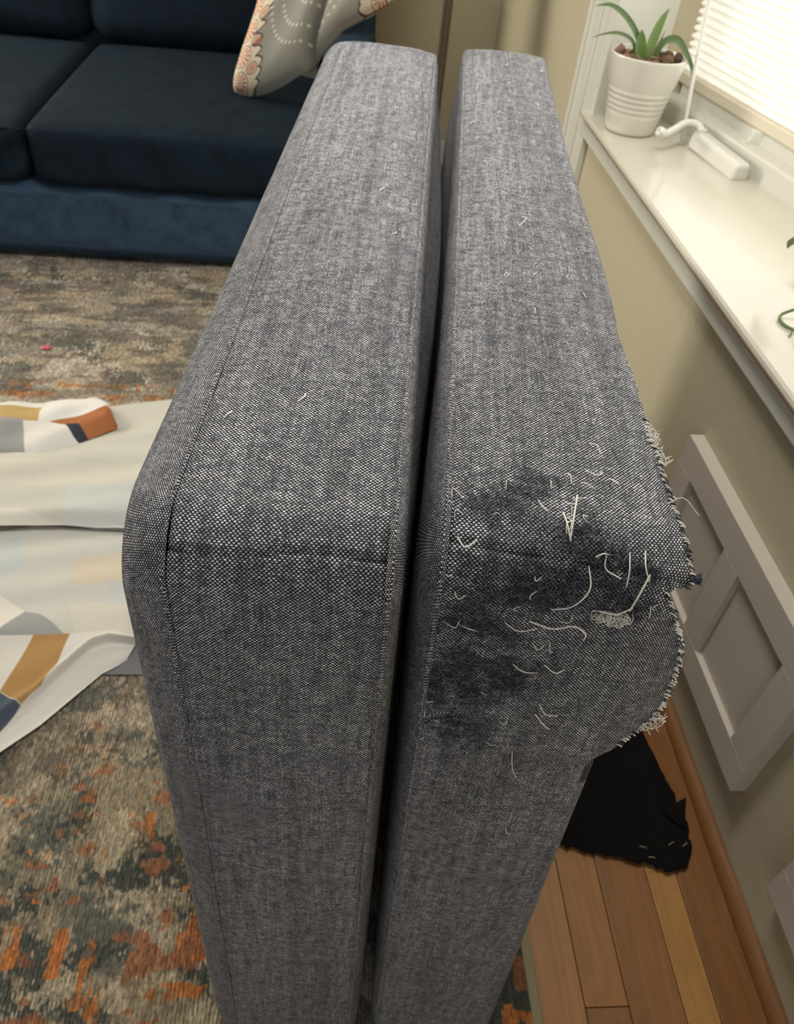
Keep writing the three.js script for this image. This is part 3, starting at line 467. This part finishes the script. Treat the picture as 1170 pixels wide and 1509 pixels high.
// ------------------------------------------------------------------ printed fabric on the rug
{
  const base = RUG.y + 0.001, t = thing('printed_fabric', 'crumpled off-white fabric with ochre, navy and grey geometric print lying on the rug', 'fabric');
  const X0 = -1.4, X1 = -0.1, Z0 = -2.1, Z1 = -0.7, SX = 1024, px = (x) => (x - X0) / (X1 - X0) * SX, pz = (z) => (z - Z0) / (Z1 - Z0) * SX;
  const fill = (c, color, pts) => { c.fillStyle = color; c.beginPath(); pts.forEach(([x, z], i) => (i ? c.lineTo(px(x), pz(z)) : c.moveTo(px(x), pz(z)))); c.closePath(); c.fill(); };
  const ochre = '#a8834e', tan = '#a5673c', navy = '#2c3340', slate = '#47525f', gy = '#9a9a98', white = '#dcd7cc', creamC = '#d2c8b2', pale = '#c9c7bd';
  const uvf = (u, v, a) => [(a[0] - X0) / (X1 - X0), 1 - (a[2] - Z0) / (Z1 - Z0)];
  const cloth = (tx) => std({ map: tx, roughness: 0.9, side: THREE.DoubleSide });
  const texA = canvasTex(SX, SX, (c) => {
    fill(c, '#c4c2b7', [[X0, Z0], [X1, Z0], [X1, Z1], [X0, Z1]]);
    fill(c, '#cac7ba', [[-1.4, -1.62], [-0.62, -1.60], [-0.3, -1.62], [-0.3, -1.50], [-1.4, -1.52]]); fill(c, '#c3c6c1', [[-0.62, -1.50], [-0.3, -1.54], [-0.3, -1.37], [-0.6, -1.37]]);
    fill(c, '#c6c4b8', [[-0.72, -1.80], [-0.35, -1.9], [-0.35, -1.62], [-0.62, -1.66]]); fill(c, '#cdcbc0', [[-1.3, -1.40], [-0.72, -1.42], [-0.6, -1.37], [-1.3, -1.35]]);
  });
  const texB = canvasTex(SX, SX, (c) => {
    fill(c, '#c6c5bc', [[X0, Z0], [X1, Z0], [X1, Z1], [X0, Z1]]);
    fill(c, white, [[-0.69, -1.168], [-0.625, -1.125], [-0.66, -1.069], [-0.90, -1.06], [-0.95, -1.225]]); fill(c, gy, [[-0.623, -1.123], [-0.659, -1.066], [-0.70, -1.03], [-0.50, -1.03], [-0.518, -1.053], [-0.554, -1.087], [-0.589, -1.114]]);
    fill(c, '#bfc4c2', [[-0.78, -1.30], [-0.70, -1.36], [-0.66, -1.26], [-0.72, -1.20]]); fill(c, '#cdc9bc', [[-0.54, -1.15], [-0.38, -1.16], [-0.36, -1.03], [-0.5, -1.05]]); fill(c, '#cdc2ad', [[-0.56, -1.28], [-0.4, -1.32], [-0.4, -1.22], [-0.55, -1.2]]); fill(c, '#c2c5c0', [[-0.47, -1.22], [-0.38, -1.2], [-0.37, -1.14], [-0.46, -1.15]]);
  });
  const texR = canvasTex(SX, SX, (c) => {
    fill(c, '#dcd9d2', [[X0, Z0], [X1, Z0], [X1, Z1], [X0, Z1]]);
    fill(c, '#b89a62', [[-1.3, -1.79], [-0.768, -1.823], [-0.753, -1.742], [-1.3, -1.742]]); fill(c, '#e2e0da', [[-0.765, -1.86], [-0.55, -1.92], [-0.55, -1.79], [-0.63, -1.79], [-0.75, -1.75]]);
    fill(c, gy, [[-1.3, -1.742], [-0.793, -1.745], [-0.754, -1.6], [-1.3, -1.6]]); fill(c, tan, [[-0.725, -1.743], [-0.639, -1.793], [-0.595, -1.828], [-0.54, -1.79], [-0.54, -1.70], [-0.60, -1.67], [-0.674, -1.735]]); fill(c, navy, [[-0.685, -1.742], [-0.650, -1.744], [-0.612, -1.694], [-0.622, -1.67], [-0.656, -1.703]]);
  });
  const texF = canvasTex(SX, SX, (c) => {
    fill(c, '#d3cfc5', [[X0, Z0], [X1, Z0], [X1, Z1], [X0, Z1]]);
    fill(c, ochre, [[-0.582, -1.06], [-0.512, -1.06], [-0.519, -0.989], [-0.538, -0.931], [-0.566, -0.892], [-0.613, -0.918], [-0.596, -0.988]]); fill(c, slate, [[-0.614, -0.917], [-0.567, -0.890], [-0.592, -0.835], [-0.65, -0.78], [-0.80, -0.75], [-0.80, -1.0]]);
  });
  const zip = (a, b) => { const fa = table(a.map((p, i) => [i / (a.length - 1), p[0]])), ga = table(a.map((p, i) => [i / (a.length - 1), p[1]])), fb = table(b.map((p, i) => [i / (b.length - 1), p[0]])), gb = table(b.map((p, i) => [i / (b.length - 1), p[1]])); return (u, v) => [lerp(fa(u), fb(u), v), lerp(ga(u), gb(u), v)]; };
  const wr = (x, z, s) => 0.007 * (fbm(x * 9, z * 14, s, 3) - 0.4) + 0.003 * Math.sin(z * 60 + x * 14);
  { // lower layer
    const f = zip([[-1.30, -1.5], [-0.9, -1.5], [-0.6, -1.5], [-0.30, -1.5]], [[-1.15, -1.02], [-0.731, -1.034], [-0.57, -1.049], [-0.375, -1.045]]);
    part('lower_layer', grid(90, 60, (u, v) => { const [x, z] = f(u, v); return [x, base + 0.014 + Math.max(-0.006, wr(x, z, 4)) + 0.010 * sm(0.75, 1, v) - 0.01 * sm(0.93, 1, u), z]; }, uvf), cloth(texB), t);
  }
  { // upper layer, its near edge folded under and standing proud
    const f = zip([[-1.35, -1.80], [-0.897, -1.862], [-0.641, -1.872], [-0.479, -1.922], [-0.27, -1.985]], [[-1.30, -1.31], [-0.747, -1.366], [-0.596, -1.380], [-0.461, -1.379], [-0.25, -1.36]]);
    part('upper_layer', grid(100, 80, (u, v) => { const [x, z] = f(u, v), e = sm(0.93, 1, v); return [x, base + 0.016 + 0.022 * sm(0.1, 0.8, v) + wr(x, z, 8) + 0.012 * Math.sin(v * 7 + u * 3) ** 2 - 0.016 * e - 0.012 * sm(0.08, 0, v), z + 0.004 * e]; }, uvf), cloth(texA), t);
    part('folded_edge', grid(100, 10, (u, v) => { const [x, z] = f(u, 1), a = v * Math.PI; return [x, base + 0.030 - 0.010 * v + 0.004 * Math.sin(u * 20) - 0.006 + 0.0, z + 0.004 - 0.03 * v]; }, uvf), cloth(texA), t);
  }
  { // rolled, patterned band lying on the upper layer
    const f = zip([[-1.25, -1.80], [-0.886, -1.842], [-0.78, -1.853], [-0.70, -1.875], [-0.642, -1.892], [-0.597, -1.856], [-0.557, -1.772]], [[-1.2, -1.58], [-0.83, -1.637], [-0.727, -1.634], [-0.68, -1.662], [-0.635, -1.690], [-0.59, -1.722], [-0.556, -1.764]]);
    part('rolled_band', grid(110, 40, (u, v) => { const [x, z] = f(u, v), b = Math.sin(Math.PI * clamp(v * 0.9 + 0.08)) ** 0.6, end = Math.sqrt(clamp(1 - sm(0.85, 1, u) * 0.9)); return [x, base + 0.026 + 0.034 * b * end + 0.005 * Math.sin(v * 11 + x * 20) * b + 0.003 * Math.sin(x * 50), z]; }, uvf), cloth(texR), t);
  }
  { // near fold hanging over towards the camera
    const f = zip([[-1.10, -1.00], [-0.727, -1.036], [-0.65, -1.046], [-0.57, -1.052], [-0.489, -1.060], [-0.428, -1.066], [-0.37, -1.045]], [[-0.86, -0.56], [-0.627, -0.721], [-0.579, -0.791], [-0.521, -0.849], [-0.473, -0.913], [-0.432, -0.968], [-0.39, -1.0]]);
    const rid = table([[-1.2, 0.75], [-0.62, 0.72], [-0.55, 0.62], [-0.5, 0.42], [-0.46, 0.2], [-0.3, 0.1]]);
    part('front_fold', grid(110, 50, (u, v) => { const [x, z] = f(u, v), r = rid(x), d = v - r; return [x, base + 0.030 * (1 - v * 0.85) + 0.012 * Math.exp(-((d / 0.06) ** 2)) - 0.006 * Math.exp(-(((d - 0.1) / 0.06) ** 2)) + 0.004 * Math.sin(v * 9 + x * 15) * (1 - v) + 0.003 * sm(0.94, 1, v), z]; }, uvf), cloth(texF), t);
    part('grey_lining', grid(10, 6, (u, v) => [lerp(-0.45, -0.33, u), base + 0.012 - 0.008 * v, lerp(-1.06, -0.97, v)], uvf), std({ color: new THREE.Color(0.16, 0.16, 0.165), roughness: 0.9, side: THREE.DoubleSide }), t, 'dark grey fabric peeking out');
  }
}

// ------------------------------------------------------------------ torn black fabric on the floor boards
{
  const t = thing('black_fabric', 'torn piece of black fabric with small pale staples lying on the floor boards', 'fabric scrap');
  const mat = phys({ specularIntensity: 0.25, color: new THREE.Color(0.0055, 0.005, 0.0045), roughness: 0.95, side: THREE.DoubleSide });
  const out = table([[0, 0], [1, 1]]), f0 = [[0.46, -1.02], [0.53, -1.04], [0.61, -1.0], [0.672, -0.90], [0.684, -0.86]], f1 = [[0.42, -0.612], [0.468, -0.602], [0.55, -0.583], [0.605, -0.572], [0.655, -0.553]];
  const g = (l, u) => { const n = (l.length - 1) * u, i = Math.min(l.length - 2, Math.floor(n)); return [lerp(l[i][0], l[i + 1][0], n - i), lerp(l[i][1], l[i + 1][1], n - i)]; };
  const right = [[0.684, -0.86], [0.690, -0.80], [0.704, -0.73], [0.713, -0.68], [0.716, -0.64], [0.708, -0.595], [0.690, -0.565], [0.655, -0.553]];
  part('sheet', grid(60, 60, (u, v) => {
    const a = g(f0, u), b = g(f1, u), e = g(right, v), p = [lerp(a[0], b[0], v), lerp(a[1], b[1], v)], w = sm(0.3, 1, u), q = [lerp(lerp(f0[4][0], f1[4][0], v), e[0], 1), lerp(lerp(f0[4][1], f1[4][1], v), e[1], 1)];
    const x = p[0] + (q[0] - lerp(f0[4][0], f1[4][0], v)) * w, z = p[1] + (q[1] - lerp(f0[4][1], f1[4][1], v)) * w, edge = Math.max(sm(0.96, 1, v), sm(0.96, 1, u));
    const j = 0.006 * edge; return [x + j * (vn(z * 120, 3, 5) - 0.5), 0.006 + 0.012 * fbm(x * 14, z * 14, 3, 3) * (1 - 0.6 * edge), z + j * (vn(x * 130, 7, 8) - 0.5) * 1.4];
  }), mat, t);
  const ear = new THREE.ConeGeometry(0.026, 0.052, 9, 4); ear.scale(1, 1, 0.25); ear.rotateX(-1.15); ear.rotateY(-0.75); ear.translate(0.703, 0.022, -0.668); part('torn_tip', ear, mat, t, 'upturned torn tip');
  const sm_ = std({ color: new THREE.Color(0.35, 0.34, 0.30), roughness: 0.35, metalness: 0.7 });
  [[0.668, -0.603, 0.5], [0.694, -0.601, 0.55], [0.612, -0.597, -0.3], [0.623, -0.578, -0.15]].forEach(([x, z, a], i) => { const s = part(i ? 'staple_00' + i : 'staple', tube([[-0.006, -0.002, 0], [-0.0052, 0.0015, 0], [0, 0.0022, 0], [0.0052, 0.0015, 0], [0.006, -0.002, 0]], 0.0011, 14, 5), sm_, t, i ? undefined : 'small bent staple'); s.position.set(x, 0.0165, z); s.rotation.y = a; });
}

// ------------------------------------------------------------------ plants on the sill
const leafMat = (c) => phys({ color: new THREE.Color(...c), roughness: 0.45, transmission: 0.25, thickness: 0, side: THREE.DoubleSide });
function leaf(pts, width, fold = 0.25) {                            // strap leaf along a curve
  const c = new THREE.CatmullRomCurve3(pts.map((p) => new THREE.Vector3(...p)));
  return grid(6, 28, (u, v) => { const p = c.getPoint(v), t = c.getTangent(v), s = t.clone().cross(new THREE.Vector3(0, 0.35, 1)).normalize(), n = s.clone().cross(t), w = width * Math.pow(Math.sin(Math.PI * clamp(0.14 + 0.86 * v)), 0.8) * (1 - 0.25 * v), a = (u - 0.5) * 2; return p.addScaledVector(s, a * w).addScaledVector(n, fold * w * a * a).toArray(); }, (u, v) => [u, v]);
}
{
  const t = thing('potted_plant', 'white ribbed pot with a small strap-leaved plant at the far end of the sill', 'potted plant', [0.826, 0.760, -2.262]);
  const pr = [[0, 0], [0.060, 0], [0.066, 0.004], [0.068, 0.012]];
  for (let i = 0; i < 5; i++) { const y = 0.045 + i * 0.0135; pr.push([0.0672 + y * 0.165, y], [0.0677 + y * 0.165, y + 0.0045], [0.0677 + y * 0.165, y + 0.008], [0.0673 + y * 0.165, y + 0.0125]); }
  pr.push([0.090, 0.13], [0.0985, 0.183], [0.0985, 0.187], [0.0965, 0.1885], [0.094, 0.186], [0.0905, 0.155], [0, 0.15]);
  const pot = part('pot', new THREE.LatheGeometry(pr.map((p) => new THREE.Vector2(...p)), 56), phys({ color: new THREE.Color(0.66, 0.64, 0.555), roughness: 0.3, clearcoat: 0.5, clearcoatRoughness: 0.2 }), t);
  const bark = [[0.10, 0.055, 0.03], [0.16, 0.09, 0.05], [0.07, 0.04, 0.025], [0.22, 0.14, 0.09]].map((c) => std({ color: new THREE.Color(...c), roughness: 0.95 })), rnd = mulberry(12);
  part('soil', new THREE.CylinderGeometry(0.089, 0.089, 0.01, 40).translate(0, 0.158, 0), bark[2], t);
  for (let i = 0; i < 64; i++) { const g = new THREE.IcosahedronGeometry(0.010 + 0.007 * rnd(), 1), p = g.attributes.position, s = [0.8 + 0.7 * rnd(), 0.5 + 0.4 * rnd(), 0.7 + 0.4 * rnd()]; for (let k = 0; k < p.count; k++) { const q = 1 + 0.35 * (hash(Math.round(p.getX(k) * 3000), Math.round(p.getY(k) * 3000), i) - 0.5); p.setXYZ(k, p.getX(k) * s[0] * q, p.getY(k) * s[1] * q, p.getZ(k) * s[2] * q); } g.computeVertexNormals(); const m = part(i ? 'bark_chunk_' + String(i).padStart(3, '0') : 'bark_chunk', g, bark[i % 4], t), a = rnd() * 6.28, r = 0.076 * Math.sqrt(rnd()); m.position.set(r * Math.cos(a), 0.166 + 0.012 * rnd() + 0.014 * sm(0, 0.07, r * Math.cos(a)), r * Math.sin(a)); m.rotation.set(rnd() * 6, rnd() * 6, rnd() * 6); }
  const gA = leafMat([0.16, 0.26, 0.07]), gB = leafMat([0.10, 0.17, 0.06]), o = [0.826, 0.76];
  const L = (list, dz = 0) => list.map(([x, y], i) => [x - o[0], y - o[1], dz * i / (list.length - 1) + 0.01]);
  const lv = (n, l, w, m, dz) => part(n, leaf(L(l, dz), w), m, t);
  lv('leaf', [[0.806, 0.925], [0.780, 0.984], [0.731, 1.03], [0.687, 1.049], [0.647, 1.044]], 0.008, gB, 0.01); lv('leaf_001', [[0.79, 0.925], [0.770, 0.973], [0.734, 0.99], [0.698, 0.99], [0.653, 0.977]], 0.005, gB, 0.02);
  lv('leaf_002', [[0.806, 0.92], [0.795, 0.955], [0.786, 0.985], [0.783, 1.004]], 0.017, gA, 0.01); lv('leaf_003', [[0.818, 0.92], [0.822, 0.97], [0.832, 1.02], [0.846, 1.052]], 0.014, gA, -0.01);
  lv('leaf_004', [[0.838, 0.93], [0.850, 0.978], [0.880, 0.988], [0.910, 0.966], [0.944, 0.925], [0.955, 0.882]], 0.010, gB, 0.01); lv('leaf_005', [[0.826, 0.93], [0.840, 0.972], [0.848, 1.006]], 0.004, leafMat([0.25, 0.20, 0.10]), 0);
}
{
  const t = thing('trailing_plant', 'green trailing vine with a rounded leaf on the sill at the right edge', 'plant', [0.93, 0.760, -1.02]);
  const pr = [[0, 0], [0.05, 0], [0.056, 0.006], [0.068, 0.11], [0.068, 0.115], [0.064, 0.115], [0.06, 0.1], [0, 0.1]];
  part('pot', new THREE.LatheGeometry(pr.map((p) => new THREE.Vector2(...p)), 40), phys({ color: new THREE.Color(0.5, 0.24, 0.13), roughness: 0.7 }), t);
  const gm = leafMat([0.10, 0.20, 0.05]), st = std({ color: new THREE.Color(0.12, 0.19, 0.05), roughness: 0.6 }), w = (x, y, z) => [x - 0.93, y - 0.76, z + 1.02];
  part('stem', tube([w(0.93, 0.86, -1.02), w(0.92, 0.89, -1.09), w(0.88, 0.84, -1.18), w(0.845, 0.785, -1.222), w(0.818, 0.766, -1.226), w(0.812, 0.764, -1.20), w(0.825, 0.764, -1.178), w(0.86, 0.766, -1.165)], 0.0028, 50, 7), st, t);
  part('root', tube([w(0.818, 0.765, -1.176), w(0.812, 0.763, -1.165), w(0.806, 0.762, -1.158)], 0.0013, 8, 5), st, t); part('stem_001', tube([w(0.93, 0.86, -1.02), w(0.95, 0.95, -1.12), w(0.93, 0.92, -1.28), w(0.905, 0.875, -1.335)], 0.0026, 30, 7), st, t);
  const lf = (at, len, wd, yaw, pitch) => { const g = grid(10, 14, (u, v) => { const a = (u - 0.5) * 2, q = wd * Math.pow(Math.sin(Math.PI * Math.pow(v, 0.7)), 0.8); return [a * q, 0.012 * a * a - 0.02 * v * v, v * len]; }, (u, v) => [u, v]); g.rotateX(pitch); g.rotateY(yaw); g.translate(...at); return g; };
  part('leaf', lf(w(0.895, 0.877, -1.325), 0.068, 0.030, -2.5, 0.45), gm, t); part('leaf_001', lf(w(0.93, 0.88, -1.02), 0.09, 0.035, 1.0, -0.5), gm, t); part('leaf_002', lf(w(0.92, 0.87, -1.02), 0.08, 0.03, -0.6, -0.4), gm, t); part('leaf_003', lf(w(0.94, 0.87, -1.02), 0.085, 0.033, 0.1, -0.5), gm, t);
}

// ------------------------------------------------------------------ unseen light sources, placed to light the right wall, cushion tops and cushion fronts
{
  const t = new THREE.Group(); t.name = 'unseen_window_2'; t.userData.kind = 'structure'; t.position.set(-3.3, 0.8, -3.3); scene.add(t);  // unseen left window, lights the right wall beyond the cushions
  part('glowing_pane', box(-0.03, -0.01, 0, 1.32, -0.58, 0.58), phys({ color: 0xffffff, roughness: 0.9, emissive: new THREE.Color(1, 0.95, 0.84), emissiveIntensity: 1.2 }), t);
  part('window_frame', merge([box(-0.06, 0.02, -0.03, 0.03, -0.62, 0.62), box(-0.06, 0.02, 1.29, 1.35, -0.62, 0.62), box(-0.06, 0.02, 0, 1.32, -0.62, -0.56), box(-0.06, 0.02, 0, 1.32, 0.56, 0.62), box(-0.02, 0.0, 0.64, 0.68, -0.58, 0.58)]), M.trim, t);
  const b = new THREE.Group(); b.name = 'unseen_window_3'; b.userData.kind = 'structure'; b.position.set(-0.5, 0.9, 2.2); scene.add(b);  // unseen window behind the camera, lights the cushion fronts
  part('glowing_pane', box(-0.66, 0.66, 0, 1.3, 0.02, 0.04), phys({ color: 0xffffff, roughness: 0.9, emissive: new THREE.Color(1, 0.96, 0.9), emissiveIntensity: 0.8 }), b);
  part('window_frame', merge([box(-0.72, 0.72, -0.04, 0.02, -0.02, 0.05), box(-0.72, 0.72, 1.28, 1.34, -0.02, 0.05), box(-0.72, -0.64, 0, 1.3, -0.02, 0.05), box(0.64, 0.72, 0, 1.3, -0.02, 0.05), box(-0.66, 0.66, 0.63, 0.67, 0.0, 0.03)]), M.trim, b);
  const c = thing('unseen_ceiling_lamp', 'unseen square ceiling lamp, placed to light the cushion tops from above', 'ceiling lamp', [0.1, 2.5, -1.35]);
  part('frame', box(-0.28, 0.28, -0.04, -0.001, -0.28, 0.28, 0.01), M.trim, c); part('diffuser', box(-0.25, 0.25, -0.052, -0.038, -0.25, 0.25, 0.006), phys({ color: 0xffffff, roughness: 0.9, emissive: new THREE.Color(1, 0.88, 0.72), emissiveIntensity: 1.5 }), c);
}
renderer.render(scene, camera);
